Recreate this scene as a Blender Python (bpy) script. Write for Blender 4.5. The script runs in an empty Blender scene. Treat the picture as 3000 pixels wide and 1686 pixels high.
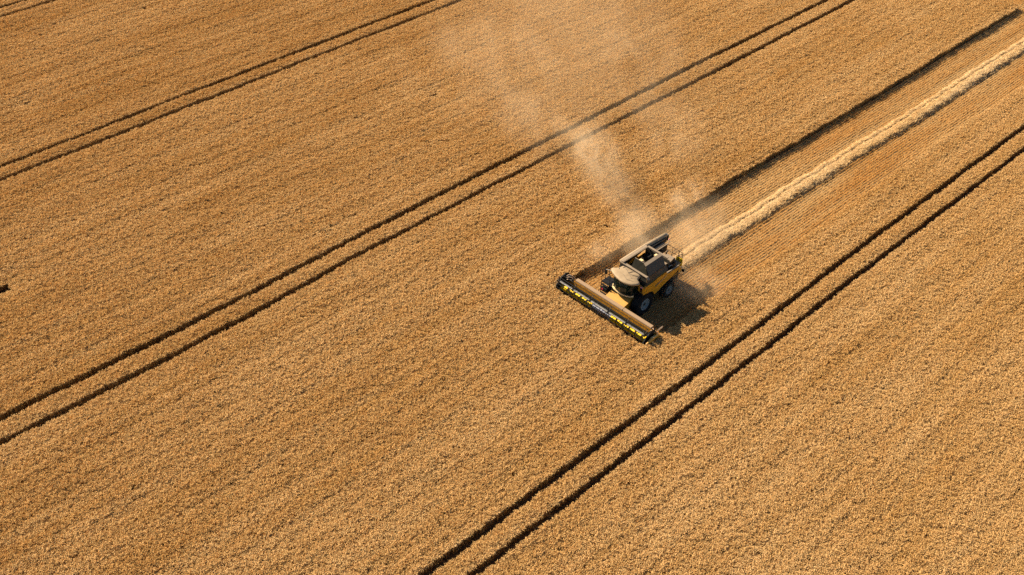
import bpy, math, random
import numpy as np
from mathutils import Vector, Matrix
R = math.radians
random.seed(7)
rng = np.random.default_rng(11)
scene = bpy.context.scene
COL = scene.collection

# ------------------------------------------------------------------ camera
cam_d = bpy.data.cameras.new('camera')
cam = bpy.data.objects.new('camera', cam_d)
COL.objects.link(cam)
cam_d.sensor_width = 36.0
cam_d.lens = 41.04
cam_d.clip_start = 1.0
cam_d.clip_end = 3000.0
rt = Vector((0.7088190569, -0.7044536548, 0.0363399612))
up = Vector((0.4234224447, 0.4661192868, 0.7768180249))
fw = Vector((0.5641710537, 0.5352362644, -0.6286757220))
M = Matrix((rt, up, -fw)).transposed().to_4x4()
M.translation = Vector((-56.0, -40.9, 56.7))
cam.matrix_world = M
scene.camera = cam

# ------------------------------------------------------------------ light
SUN_TO = Vector((-0.25, 1.40, 1.0)).normalized()
w = bpy.data.worlds.new('World')
scene.world = w
w.use_nodes = True
nt = w.node_tree
sky = nt.nodes.new('ShaderNodeTexSky')
sky.sky_type = 'NISHITA'
sky.sun_disc = False
sky.sun_elevation = math.asin(SUN_TO.z)
sky.sun_rotation = math.atan2(SUN_TO.x, SUN_TO.y)
sky.dust_density = 0.4
sky.air_density = 0.8
sky.ozone_density = 1.0
nt.links.new(sky.outputs[0], nt.nodes['Background'].inputs[0])
nt.nodes['Background'].inputs[1].default_value = 0.05
sd = bpy.data.lights.new('sun', 'SUN')
sd.energy = 5.0
sd.angle = R(0.5)
sd.color = (1.0, 0.83, 0.62)
sun = bpy.data.objects.new('sun', sd)
COL.objects.link(sun)
sun.rotation_euler = (-SUN_TO).to_track_quat('-Z', 'Y').to_euler()
sun.location = (0, 0, 80)

scene.view_settings.view_transform = 'Standard'
scene.view_settings.look = 'None'
scene.view_settings.gamma = 1.0
scene.view_settings.exposure = 1.25
scene.render.engine = 'CYCLES'
cy = scene.cycles
cy.use_denoising = False
cy.max_bounces = 6
cy.diffuse_bounces = 2
cy.glossy_bounces = 3
cy.transmission_bounces = 4
cy.volume_bounces = 1
cy.volume_step_rate = 1.5
cy.volume_max_steps = 96
cy.transparent_max_bounces = 12

# ------------------------------------------------------------------ helpers
def props(o, label=None, cat=None, group=None, kind=None):
    if label: o['label'] = label
    if cat: o['category'] = cat
    if group: o['group'] = group
    if kind: o['kind'] = kind
    return o

def N(nt, typ, **kw):
    n = nt.nodes.new(typ)
    for k, v in kw.items():
        setattr(n, k, v)
    return n

def mat(name, col, rough=0.6, metal=0.0, noise=0.0, nscale=4.0, col2=None, bump=0.0, dust=0.0, coat=0.0):
    m = bpy.data.materials.new(name)
    m.use_nodes = True
    nt = m.node_tree
    b = nt.nodes['Principled BSDF']
    b.inputs['Roughness'].default_value = rough
    b.inputs['Metallic'].default_value = metal
    b.inputs['Coat Weight'].default_value = coat
    b.inputs['Specular IOR Level'].default_value = 0.25
    geo = N(nt, 'ShaderNodeTexCoord')
    nz = N(nt, 'ShaderNodeTexNoise')
    nz.inputs['Scale'].default_value = nscale
    nz.inputs['Detail'].default_value = 5
    nt.links.new(geo.outputs['Object'], nz.inputs['Vector'])
    mix = N(nt, 'ShaderNodeMix', data_type='RGBA')
    mr = N(nt, 'ShaderNodeMapRange')
    mr.inputs[1].default_value = 0.35; mr.inputs[2].default_value = 0.65
    nt.links.new(nz.outputs['Fac'], mr.inputs[0])
    nt.links.new(mr.outputs[0], mix.inputs['Factor'])
    c2 = col2 if col2 else tuple(c * (1 - noise) for c in col)
    mix.inputs[6].default_value = (*col, 1)
    mix.inputs[7].default_value = (*c2, 1)
    out = mix.outputs[2]
    if dust > 0:      # chaff and dust that settle on upward faces, patchy
        g = N(nt, 'ShaderNodeNewGeometry')
        sx = N(nt, 'ShaderNodeSeparateXYZ')
        nt.links.new(g.outputs['Normal'], sx.inputs[0])
        m2 = N(nt, 'ShaderNodeMapRange')
        m2.inputs[1].default_value = 0.2; m2.inputs[2].default_value = 0.95
        m2.inputs[4].default_value = dust
        nt.links.new(sx.outputs[2], m2.inputs[0])
        n2 = N(nt, 'ShaderNodeTexNoise')
        n2.inputs['Scale'].default_value = 9.0
        n2.inputs['Detail'].default_value = 6
        nt.links.new(geo.outputs['Object'], n2.inputs['Vector'])
        mm = N(nt, 'ShaderNodeMath', operation='MULTIPLY')
        m3 = N(nt, 'ShaderNodeMapRange')
        m3.inputs[1].default_value = 0.3; m3.inputs[2].default_value = 0.6; m3.inputs[3].default_value = 0.55
        nt.links.new(n2.outputs['Fac'], m3.inputs[0])
        nt.links.new(m2.outputs[0], mm.inputs[0]); nt.links.new(m3.outputs[0], mm.inputs[1])
        mx = N(nt, 'ShaderNodeMix', data_type='RGBA')
        nt.links.new(mm.outputs[0], mx.inputs['Factor'])
        nt.links.new(out, mx.inputs[6])
        mx.inputs[7].default_value = (0.50, 0.36, 0.21, 1)
        out = mx.outputs[2]
    nt.links.new(out, b.inputs['Base Color'])
    if bump > 0:
        bp = N(nt, 'ShaderNodeBump')
        bp.inputs['Strength'].default_value = bump
        nt.links.new(nz.outputs['Fac'], bp.inputs['Height'])
        nt.links.new(bp.outputs[0], b.inputs['Normal'])
    return m

def plant_mat(name, c_light, c_dark, c_alt, c_stem, trans=0.38):
    """Dry straw and ears: tone per ear (attribute), slow drifts across the field."""
    m = bpy.data.materials.new(name)
    m.use_nodes = True
    nt = m.node_tree
    nt.nodes.remove(nt.nodes['Principled BSDF'])
    df = N(nt, 'ShaderNodeBsdfDiffuse'); tl = N(nt, 'ShaderNodeBsdfTranslucent'); ms = N(nt, 'ShaderNodeMixShader')
    ms.inputs[0].default_value = trans
    nt.links.new(df.outputs[0], ms.inputs[1]); nt.links.new(tl.outputs[0], ms.inputs[2])
    nt.links.new(ms.outputs[0], nt.nodes['Material Output'].inputs[0])
    at = N(nt, 'ShaderNodeAttribute'); at.attribute_name = 'tone'
    geo = N(nt, 'ShaderNodeNewGeometry')
    mx = N(nt, 'ShaderNodeValToRGB')
    nt.links.new(at.outputs['Fac'], mx.inputs[0])
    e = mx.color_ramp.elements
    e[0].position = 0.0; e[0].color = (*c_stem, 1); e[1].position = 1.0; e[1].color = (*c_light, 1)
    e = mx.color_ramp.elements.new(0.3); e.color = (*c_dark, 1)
    mxo = mx.outputs[0]
    mp = N(nt, 'ShaderNodeMapping'); mp.inputs['Scale'].default_value = (0.045, 0.13, 0.0)
    nt.links.new(geo.outputs['Position'], mp.inputs[0])
    n1 = N(nt, 'ShaderNodeTexNoise'); n1.inputs['Scale'].default_value = 1.0; n1.inputs['Detail'].default_value = 5
    n1.inputs['Roughness'].default_value = 0.62
    nt.links.new(mp.outputs[0], n1.inputs['Vector'])
    mp2 = N(nt, 'ShaderNodeMapping'); mp2.inputs['Scale'].default_value = (0.035, 0.9, 0.0)
    nt.links.new(geo.outputs['Position'], mp2.inputs[0])
    n2 = N(nt, 'ShaderNodeTexNoise'); n2.inputs['Scale'].default_value = 1.0; n2.inputs['Detail'].default_value = 3
    nt.links.new(mp2.outputs[0], n2.inputs['Vector'])
    av = N(nt, 'ShaderNodeMix', data_type='FLOAT'); av.inputs[0].default_value = 0.45
    nt.links.new(n1.outputs['Fac'], av.inputs[2]); nt.links.new(n2.outputs['Fac'], av.inputs[3])
    r1 = N(nt, 'ShaderNodeMapRange'); r1.inputs[1].default_value = 0.38; r1.inputs[2].default_value = 0.60
    r1.inputs[4].default_value = 1.0
    nt.links.new(av.outputs[0], r1.inputs[0])
    m2 = N(nt, 'ShaderNodeMix', data_type='RGBA')
    nt.links.new(r1.outputs[0], m2.inputs['Factor'])
    nt.links.new(mxo, m2.inputs[6])
    al = N(nt, 'ShaderNodeMix', data_type='RGBA', blend_type='MULTIPLY'); al.inputs['Factor'].default_value = 1.0
    nt.links.new(mxo, al.inputs[6]); al.inputs[7].default_value = (*c_alt, 1); nt.links.new(al.outputs[2], m2.inputs[7])
    oi = N(nt, 'ShaderNodeObjectInfo')
    r2 = N(nt, 'ShaderNodeMapRange'); r2.inputs[3].default_value = 0.97; r2.inputs[4].default_value = 1.03
    nt.links.new(oi.outputs['Random'], r2.inputs[0])
    vm = N(nt, 'ShaderNodeVectorMath', operation='SCALE')
    nt.links.new(m2.outputs[2], vm.inputs[0]); nt.links.new(r2.outputs[0], vm.inputs['Scale'])
    nt.links.new(vm.outputs[0], df.inputs[0]); nt.links.new(vm.outputs[0], tl.inputs[0])
    return m

class MB:
    """Collects boxes, bars, tubes and sheets; build() links them as ONE mesh object."""
    def __init__(s): s.v = []; s.f = []
    def add(s, vs, fs):
        k = len(s.v); s.v += [tuple(p) for p in vs]; s.f += [tuple(i + k for i in f) for f in fs]
    def box(s, x0, x1, y0, y1, z0, z1, ch=0.0):
        if ch <= 0:
            s.add([(x0,y0,z0),(x1,y0,z0),(x1,y1,z0),(x0,y1,z0),(x0,y0,z1),(x1,y0,z1),(x1,y1,z1),(x0,y1,z1)],
                  [(3,2,1,0),(4,5,6,7),(0,1,5,4),(1,2,6,5),(2,3,7,6),(3,0,4,7)])
        else:   # chamfered vertical corners and top
            def ring(d, z): return [(x0+d+ch,y0+d,z),(x1-d-ch,y0+d,z),(x1-d,y0+d+ch,z),(x1-d,y1-d-ch,z),(x1-d-ch,y1-d,z),(x0+d+ch,y1-d,z),(x0+d,y1-d-ch,z),(x0+d,y0+d+ch,z)]
            vs = ring(0, z0) + ring(0, z1-ch) + ring(ch*0.7, z1)
            fs = [tuple(range(7,-1,-1)), tuple(range(16,24))]
            for l in (0, 8):
                for i in range(8):
                    j = (i+1) % 8; fs.append((l+i, l+j, l+8+j, l+8+i))
            s.add(vs, fs)
    def prism(s, poly, axis, a, b):
        """poly of 2D points extruded along axis ('x','y','z') from a to b."""
        n = len(poly)
        def P(p, t):
            if axis == 'y': return (p[0], t, p[1])
            if axis == 'x': return (t, p[0], p[1])
            return (p[0], p[1], t)
        vs = [P(p, a) for p in poly] + [P(p, b) for p in poly]
        fs = [tuple(range(n)), tuple(range(2*n-1, n-1, -1))] + [(i, (i+1) % n, n+(i+1) % n, n+i) for i in range(n)]
        s.add(vs, fs)
    def tube(s, pts, r, n=8, cap=True):
        pts = [Vector(p) for p in pts]
        rs = r if isinstance(r, (list, tuple)) else [r]*len(pts)
        rings = []
        for i, p in enumerate(pts):
            d = (pts[min(i+1, len(pts)-1)] - pts[max(i-1, 0)]).normalized()
            a = d.cross(Vector((0,0,1)) if abs(d.z) < 0.9 else Vector((1,0,0))).normalized(); b = d.cross(a)
            rings.append([p + (a*math.cos(2*math.pi*k/n) + b*math.sin(2*math.pi*k/n))*rs[i] for k in range(n)])
        vs = [q for rr in rings for q in rr]; fs = []
        for i in range(len(pts)-1):
            for k in range(n):
                fs.append((i*n+k, i*n+(k+1) % n, (i+1)*n+(k+1) % n, (i+1)*n+k))
        if cap: fs += [tuple(range(n-1,-1,-1)), tuple(range((len(pts)-1)*n, len(pts)*n))]
        s.add(vs, fs)
    def sheet(s, quad, t=0.03):
        """A flat quad (or polygon) given real thickness along its normal."""
        q = [Vector(p) for p in quad]
        nrm = (q[1]-q[0]).cross(q[2]-q[0]).normalized()*t
        n = len(q)
        vs = q + [p + nrm for p in q]
        s.add(vs, [tuple(range(n-1,-1,-1)), tuple(range(n, 2*n))] + [(i, (i+1) % n, n+(i+1) % n, n+i) for i in range(n)])
    def lathe(s, prof, cx, cz, y0, n=32, cap=False):
        """profile of (r, y) turned about an axis parallel to y through (cx, cz)."""
        vs = []; fs = []
        for (r, y) in prof:
            for k in range(n):
                a = 2*math.pi*k/n
                vs.append((cx + r*math.cos(a), y0 + y, cz + r*math.sin(a)))
        for i in range(len(prof)-1):
            for k in range(n):
                fs.append((i*n+k, i*n+(k+1) % n, (i+1)*n+(k+1) % n, (i+1)*n+k))
        if cap: fs += [tuple(range(n-1,-1,-1)), tuple(range((len(prof)-1)*n, len(prof)*n))]
        s.add(vs, fs)
    def build(s, name, m, parent=None, smooth=False):
        me = bpy.data.meshes.new(name)
        me.from_pydata([tuple(p) for p in s.v], [], s.f)
        me.validate()
        import bmesh
        bm = bmesh.new(); bm.from_mesh(me); bmesh.ops.recalc_face_normals(bm, faces=bm.faces); bm.to_mesh(me); bm.free()
        me.materials.append(m)
        if smooth:
            for p in me.polygons: p.use_smooth = True
        o = bpy.data.objects.new(name, me)
        COL.objects.link(o)
        if parent: o.parent = parent
        return o

def scatter_nodes(name, coll):
    g = bpy.data.node_groups.new(name, 'GeometryNodeTree')
    g.interface.new_socket('Geometry', in_out='INPUT', socket_type='NodeSocketGeometry')
    g.interface.new_socket('Geometry', in_out='OUTPUT', socket_type='NodeSocketGeometry')
    gi = g.nodes.new('NodeGroupInput'); go = g.nodes.new('NodeGroupOutput')
    ci = g.nodes.new('GeometryNodeCollectionInfo')
    ci.inputs[0].default_value = coll
    ci.inputs['Separate Children'].default_value = True
    ci.inputs['Reset Children'].default_value = True
    iop = g.nodes.new('GeometryNodeInstanceOnPoints')
    iop.inputs['Pick Instance'].default_value = True
    def attr(nm, t):
        a = g.nodes.new('GeometryNodeInputNamedAttribute'); a.data_type = t
        a.inputs['Name'].default_value = nm
        return next(o for o in a.outputs if o.enabled and o.name == 'Attribute')
    g.links.new(gi.outputs[0], iop.inputs['Points'])
    g.links.new(ci.outputs[0], iop.inputs['Instance'])
    g.links.new(attr('vid', 'INT'), iop.inputs['Instance Index'])
    g.links.new(attr('rot', 'FLOAT_VECTOR'), iop.inputs['Rotation'])
    g.links.new(attr('scl', 'FLOAT_VECTOR'), iop.inputs['Scale'])
    g.links.new(iop.outputs[0], go.inputs[0])
    return g

def scatter(name, pts, rot, scl, vid, variants, label, cat):
    me = bpy.data.meshes.new(name)
    n = len(pts)
    me.vertices.add(n)
    me.vertices.foreach_set('co', np.asarray(pts, np.float32).ravel())
    a = me.attributes.new('rot', 'FLOAT_VECTOR', 'POINT'); a.data.foreach_set('vector', np.asarray(rot, np.float32).ravel())
    a = me.attributes.new('scl', 'FLOAT_VECTOR', 'POINT'); a.data.foreach_set('vector', np.asarray(scl, np.float32).ravel())
    a = me.attributes.new('vid', 'INT', 'POINT'); a.data.foreach_set('value', np.asarray(vid, np.int32))
    o = bpy.data.objects.new(name, me)
    COL.objects.link(o)
    coll = bpy.data.collections.new(name + '_tufts')
    for v in variants: coll.objects.link(v)
    md = o.modifiers.new('tufts', 'NODES')
    md.node_group = scatter_nodes(name + '_nodes', coll)
    props(o, label, cat, kind='stuff')
    return o

def tuft_obj(name, V, F, tone, m):
    me = bpy.data.meshes.new(name)
    me.from_pydata(V, [], F)
    a = me.attributes.new('tone', 'FLOAT', 'POINT'); a.data.foreach_set('value', np.asarray(tone, np.float32))
    me.materials.append(m)
    return bpy.data.objects.new(name, me)

# ------------------------------------------------------------------ field layout (X along the tramlines, Y across)
def fn(tab):
    t = sorted(tab); xs = [p[0] for p in t]; ys = [p[1] for p in t]
    return lambda x: np.interp(x, xs, ys)
A1 = fn([(-60,47.5),(-26.6,47.47),(-18.8,47.4),(-9.9,47.62),(5.3,47.67),(23.4,47.67),(60,47.5)])
A2 = fn([(-60,45.6),(-27.5,45.6),(-16.8,45.59),(-11.1,45.69),(4.3,45.7),(8.7,45.77),(25.7,45.72),(60,45.6)])
B1 = fn([(-60,19.4),(-40.4,19.39),(-30.4,19.33),(-22.8,19.2),(-12.2,19.4),(0.34,19.5),(15.8,19.44),(32.4,19.46),(42.1,19.29),(57,19.12),(75,19.05)])
B2 = fn([(-60,17.5),(-41.4,17.42),(-31.7,17.17),(-20.6,17.22),(-13.6,17.55),(0.8,17.49),(13.6,17.47),(33.6,17.24),(39.3,17.23),(59.3,17.13),(75,17.1)])
C1 = fn([(-60,-8.9),(-28,-8.95),(-19.5,-8.98),(-4.2,-9.06),(7.7,-9.02),(17.4,-8.85),(34.3,-8.96),(46.7,-9.04),(75,-9.1)])
C2 = fn([(-60,-10.85),(-26,-10.88),(-2.2,-10.86),(5,-10.81),(14.6,-10.68),(36.4,-10.85),(43,-10.9),(75,-10.95)])
K = lambda c: (lambda x: np.full_like(np.asarray(x, float), c))
D1, D2 = K(75.65), K(73.7)
E1, E2 = K(-37.2), K(-39.1)
cutL = fn([(-10,4.66),(3.7,4.68),(7.9,4.66),(14.5,4.55),(20,4.68),(27,4.53),(38,4.31),(47,4.2),(58,4.19),(72,4.0),(90,3.9)])
cutR = fn([(-10,-4.42),(5,-4.45),(9.6,-4.44),(14.7,-4.68),(19.8,-4.67),(29.6,-4.63),(39.3,-4.60),(49.8,-4.79),(90,-5.0)])
def wob(x, ph, amp=0.022):
    return amp*(np.sin(x*0.9+ph)+0.7*np.sin(x*2.3+2.1*ph)+0.5*np.sin(x*5.1+ph*0.7))
TW = 0.62                     # width of one wheel track
X_END = 72.6                  # where the standing crop stops at the headland
HEAD_X = -3.35                # the cutter bar
VIEW = [(-46.03, 7.95), (-2.33, -33.14), (74.2, 4.45), (-11.8, 77.63)]
def inside(X, Y, margin):
    ok = np.ones(len(X), bool)
    n = len(VIEW)
    for i in range(n):
        x0, y0 = VIEW[i]; x1, y1 = VIEW[(i+1) % n]
        dx, dy = x1-x0, y1-y0; L = math.hypot(dx, dy)
        dist = (dx*(Y-y0) - dy*(X-x0))/L
        ok &= dist > -margin
    return ok

# ------------------------------------------------------------------ ground
m_soil = mat('soil', (0.10, 0.062, 0.032), 0.95, noise=0.5, nscale=1.2, bump=0.4)
m_chaff = mat('chaff_ground', (0.32, 0.215, 0.10), 0.95, col2=(0.14, 0.092, 0.042), nscale=3.0, bump=0.6)
g = MB(); g.add([(-1500,-1500,0),(1500,-1500,0),(1500,1500,0),(-1500,1500,0)], [(0,1,2,3)])
props(g.build('ground', m_soil), kind='structure')
g = MB()
xs = np.linspace(-3.2, X_END+0.2, 60)
vs = []; fs = []
for x in xs:
    vs += [(x, float(cutR(x)), 0.004), (x, float(cutL(x)), 0.004)]
for i in range(len(xs)-1): fs.append((2*i, 2*i+2, 2*i+3, 2*i+1))
k = len(vs); vs += [(X_END+0.2,-60,0.004),(110,-60,0.004),(110,110,0.004),(X_END+0.2,110,0.004)]; fs.append((k,k+1,k+2,k+3))
g.add(vs, fs)
props(g.build('harvested_ground', m_chaff), 'strip of pale chaff covered soil under the cut stubble behind the harvester', 'ground', kind='structure')

# ------------------------------------------------------------------ wheat
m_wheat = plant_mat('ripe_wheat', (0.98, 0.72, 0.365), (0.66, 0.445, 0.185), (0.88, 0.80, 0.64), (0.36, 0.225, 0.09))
m_stub = plant_mat('stubble_straw', (0.93, 0.695, 0.355), (0.60, 0.415, 0.18), (0.92, 0.77, 0.53), (0.25, 0.14, 0.05))
m_straw = plant_mat('loose_straw', (0.98, 0.80, 0.50), (0.74, 0.54, 0.29), (0.95, 0.88, 0.74), (0.40, 0.27, 0.12))

def blade(V, F, T, p, q, wv, tone):
    k = len(V); p = np.asarray(p); q = np.asarray(q); wv = np.asarray(wv)
    V += [tuple(p-wv), tuple(p+wv), tuple(q+wv*0.6), tuple(q-wv*0.6)]
    F.append((k, k+1, k+2, k+3)); T += [tone]*4
def ear(V, F, T, p, d, L, r, tone):
    d = d/np.linalg.norm(d); a = np.cross(d, (0.3, 0.2, 0.93)); a /= np.linalg.norm(a); b = np.cross(d, a)
    k = len(V); p = np.asarray(p)
    m = p + d*L*0.45
    V.append(tuple(p))
    for j in range(3):
        an = 2*math.pi*j/3 + tone*5
        V.append(tuple(m + (a*math.cos(an)+b*math.sin(an))*r))
    V.append(tuple(p + d*L))
    F += [(k,k+2,k+1),(k,k+3,k+2),(k,k+1,k+3),(k+4,k+1,k+2),(k+4,k+2,k+3),(k+4,k+3,k+1)]
    T += [tone]*5
def wheat_patch(i, tall=0.70, half=0.25, n_ear=185, lean=(0.1, -0.1)):
    V, F, T = [], [], []
    ncl = 9
    ph = rng.uniform(0, 1)
    cc = np.array([((a-1)*0.155 + rng.normal(0, 0.05), (b_-1)*0.153 + rng.normal(0, 0.018), rng.normal(0, 0.03)) for a in range(3) for b_ in range(3)])
    for _ in range(n_ear):
        c = cc[rng.integers(ncl)]
        x = np.clip(c[0] + rng.normal(0, 0.055), -half-0.02, half+0.02); y = np.clip(c[1] + rng.normal(0, 0.042), -half-0.02, half+0.02)
        z = tall + c[2] + rng.normal(0, 0.03)
        az = rng.uniform(0, 2*math.pi)
        out = np.array([x-c[0], y-c[1]])*6
        d = np.array([math.cos(az)+out[0]+lean[0], math.sin(az)+out[1]+lean[1], rng.uniform(-0.9, 0.75)])
        t = float(np.clip(rng.normal(0.62, 0.2), 0.28, 1))
        ear(V, F, T, (x, y, z-0.02), d, rng.uniform(0.10, 0.15), rng.uniform(0.014, 0.021), t)
        if _ % 3 == 0:
            a = rng.uniform(0, math.pi); wv = np.array([math.cos(a), math.sin(a), 0])*0.006
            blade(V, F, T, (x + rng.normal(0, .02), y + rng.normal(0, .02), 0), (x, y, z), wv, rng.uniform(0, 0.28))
    for _ in range(46):        # dry leaves inside the crop
        x, y = rng.uniform(-half, half, 2); z = rng.uniform(0.25, tall-0.05)
        a = rng.uniform(0, 2*math.pi); d = np.array([math.cos(a), math.sin(a), rng.uniform(-0.8, 0.5)])*rng.uniform(.08, .17)
        wv = np.array([-math.sin(a), math.cos(a), 0.3])*0.009
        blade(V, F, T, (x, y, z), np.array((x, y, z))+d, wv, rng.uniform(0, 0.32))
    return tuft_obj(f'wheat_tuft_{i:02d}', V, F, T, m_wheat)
wheat_vars = [wheat_patch(i) for i in range(14)]

P, S_, RT, VI = [], [], [], []
CELL = 0.46
def fill_band(lo, hi, x0, x1, width):
    n = max(1, round(width/CELL))
    for k in range(n):
        st = 0.46
        X = x1 - 0.26 - np.arange(0, x1-x0, st) - (rng.uniform(0, st) if x1 != HEAD_X else 0)*0.5
        X = X[X > x0 + (-0.38 if x0 == HEAD_X else -1)]
        l, h = lo(X), hi(X)
        Y = l + (k+0.5)*(h-l)/n
        ok = inside(X, Y, 6.0)
        X, Y = X[ok], Y[ok]
        edge = (k in (0, n-1))
        jit = 0.012 if edge else 0.022
        for x, y in zip(X, Y):
            P.append((x + rng.normal(0, 0.045), y + rng.normal(0, jit), 0.0))
# offsets of the near (low Y) crop edge of every track were measured; the track opens from there towards +Y
tr = [(D1, 0.3), (D2, 1.3), (A1, 2.2), (A2, 3.1), (B1, 4.0), (B2, 5.2), (C1, 6.4), (C2, 7.7), (E1, 8.1), (E2, 9.3)]
lowe = [(lambda x, f=f, p=p: f(x) + wob(x, p) - 0.02) for f, p in tr]
upe = [(lambda x, f=f, p=p: f(x) + TW + wob(x, p+0.4)) for f, p in tr]
XA, XB = -70, X_END
fill_band(upe[0], K(100.0), XA, XB, 24)
for i in range(len(tr)-1):
    wdt = float(lowe[i](0.0) - upe[i+1](0.0))
    if tr[i][0] is B2:
        c_hi = lambda x: cutL(x) + wob(x, 3.3, 0.05)
        c_lo = lambda x: cutR(x) + wob(x, 5.1, 0.05)
        fill_band(upe[i+1], lowe[i], XA, HEAD_X, wdt)
        fill_band(c_hi, lowe[i], HEAD_X, XB, float(lowe[i](0.) - cutL(0.)))
        fill_band(upe[i+1], c_lo, HEAD_X, XB, float(cutR(0.) - upe[i+1](0.)))
    else:
        fill_band(upe[i+1], lowe[i], XA, XB, wdt)
fill_band(K(-46.0), lowe[-1], XA, XB, 7)
P = np.array(P)
# thin spots where the crop failed or lodged
gaps = [(-7.43,57.66,.30),(-1.37,66.49,.28),(9.47,32.78,.30),(-33.7,32.28,.42),(-19.9,56.12,.2)]
keep = np.ones(len(P), bool)
for gx, gy, gr in gaps: keep &= (np.hypot((P[:,0]-gx)/1.3, P[:,1]-gy) > gr)
P = P[keep]
n = len(P)
hvar = 1 + 0.03*np.sin(P[:,1]*5.1+0.5*np.sin(P[:,0]*0.2)) + 0.025*np.sin(P[:,1]*2.17+1.0+0.6*np.sin(P[:,0]*0.11)) + 0.045*np.sin(P[:,0]*0.55+1.3*np.sin(P[:,1]*0.4)) * np.sin(P[:,1]*1.1+0.8*np.sin(P[:,0]*0.3)) + rng.normal(0, 0.018, n)
near_gap = np.zeros(n)
for gx, gy, gr in gaps: near_gap = np.maximum(near_gap, np.exp(-((P[:,0]-gx)**2+(P[:,1]-gy)**2)/(2*(gr+0.5)**2)))
hvar *= 1 - 0.25*near_gap
scl = np.stack([rng.uniform(0.97, 1.12, n), rng.uniform(0.97, 1.12, n), hvar], 1)
rot = np.stack([rng.normal(0, 0.025, n), rng.normal(0, 0.025, n), rng.integers(0, 2, n)*math.pi + rng.normal(0, 0.07, n)], 1)
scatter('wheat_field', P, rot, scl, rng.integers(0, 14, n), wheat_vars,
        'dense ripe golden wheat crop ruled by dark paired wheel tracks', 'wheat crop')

# ------------------------------------------------------------------ stubble
def stub_patch(i, L=0.6, row=0.10):
    V, F, T = [], [], []
    for _ in range(84):
        x = rng.uniform(-L/2, L/2); y = rng.normal(0, 0.022); h = rng.uniform(0.13, 0.22)
        a = rng.uniform(0, math.pi); wv = np.array([math.cos(a), math.sin(a), 0])*0.0075
        blade(V, F, T, (x, y, 0), (x+rng.normal(0,.018), y+rng.normal(0,.02), h), wv, rng.uniform(0.35, 1.0))
    for _ in range(14):         # chaff and bits of straw lying between the rows
        x = rng.uniform(-L/2, L/2); y = rng.uniform(-row, row); a = rng.normal(0, 0.8) if rng.random() < .6 else rng.uniform(0, 2*math.pi)
        d = np.array([math.cos(a), math.sin(a), rng.uniform(-.1, .25)])*rng.uniform(.05, .16)
        p = np.array([x, y, rng.uniform(0.03, 0.17)])
        blade(V, F, T, p, p+d, np.array([-math.sin(a), math.cos(a), 0.2])*0.010, rng.uniform(0.5, 1.0))
    return tuft_obj(f'stubble_tuft_{i:02d}', V, F, T, m_stub)
stub_vars = [stub_patch(i) for i in range(10)]
P = []
ROW = 0.245
for kk in range(-50, 420):
    y0 = kk*ROW
    far = kk > 21 or kk < -21
    
    X = np.arange(HEAD_X+0.3 if not far else X_END+0.3, 84.0, 0.55) + rng.uniform(0, .3)
    Y = np.full_like(X, y0) - 0.0035*np.maximum(X, 0)
    incut = (Y > cutR(X)+0.02) & (Y < cutL(X)-0.02)
    ok = (incut | (X > X_END+0.3)) & inside(X, Y, 5.0)
    for x, y in zip(X[ok], Y[ok]): P.append((x, y + rng.normal(0, 0.012), 0.004))
P = np.array(P); n = len(P)
scl = np.stack([rng.uniform(.95, 1.1, n), rng.uniform(.8, 1.3, n), rng.uniform(0.75, 1.15, n)], 1)
# rows pressed down where the wheels ran
for yw in (-1.3, 1.3):
    t = np.exp(-((P[:,1]-yw)/0.33)**2) * (P[:,0] > 1.0)
    scl[:,2] *= 1 - 0.5*t
scl[:,2] *= 0.9 + 0.22*np.sin(P[:,0]*0.37+P[:,1]*0.8)*np.sin(P[:,1]*2.3+P[:,0]*0.05)
rot = np.stack([rng.normal(0, .05, n), rng.normal(0, .05, n), rng.integers(0, 2, n)*math.pi + rng.normal(0, .02, n)], 1)
scatter('stubble', P, rot, scl, rng.integers(0, 10, n), stub_vars,
        'short golden stubble in straight rows across the harvested strip', 'stubble')

# ------------------------------------------------------------------ windrow of straw
def straw_clump(i):
    V, F, T = [], [], []
    for _ in range(110):
        x, y = rng.normal(0, 0.10), rng.normal(0, 0.06); z = rng.uniform(-0.06, 0.04)
        a = rng.uniform(0, 2*math.pi); L = rng.uniform(.08, .30)
        d = np.array([math.cos(a)*1.3, math.sin(a)*0.6, rng.normal(0, .14)])*L
        p = np.array([x, y, z])
        blade(V, F, T, p-d/2, p+d/2, np.array([-math.sin(a), math.cos(a), 0.25])*rng.uniform(.006, .013), float(np.clip(rng.normal(.6, .3), 0, 1)))
    return tuft_obj(f'straw_clump_{i:02d}', V, F, T, m_straw)
straw_vars = [straw_clump(i) for i in range(10)]
wr_c = fn([(5, 0.30), (10.5, 0.35), (16.6, 0.12), (22, 0.20), (26, 0.02), (32.5, -0.02), (38, -0.25), (46, -0.38), (54, -0.35), (65, -0.55), (90, -0.8)])
def wr_h(x, s):
    """ridge profile across s in -0.85..0.85: a low shoulder on +Y, a groove, then the main ridge"""
    a = 0.27*np.exp(-((s-0.64)/0.13)**2)
    b = 0.32*np.exp(-((s+0.10)/0.44)**4)
    return (a + b)*(0.90 + 0.13*np.sin(x*0.9)*np.sin(x*0.31+1) + 0.05*np.sin(x*3.1+s*3))
P = []
for x in np.arange(4.6, 80, 0.105):
    for s in np.arange(-0.64, 0.92, 0.11):
        ss = s + rng.normal(0, .05); xx = x + rng.normal(0, .05)
        if 0.24 < ss < 0.44 and rng.random() < 0.88: continue
        P.append((xx, float(wr_c(xx)) + ss + 0.06*math.sin(xx*2.1), float(wr_h(xx, ss)) + 0.03))
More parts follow.
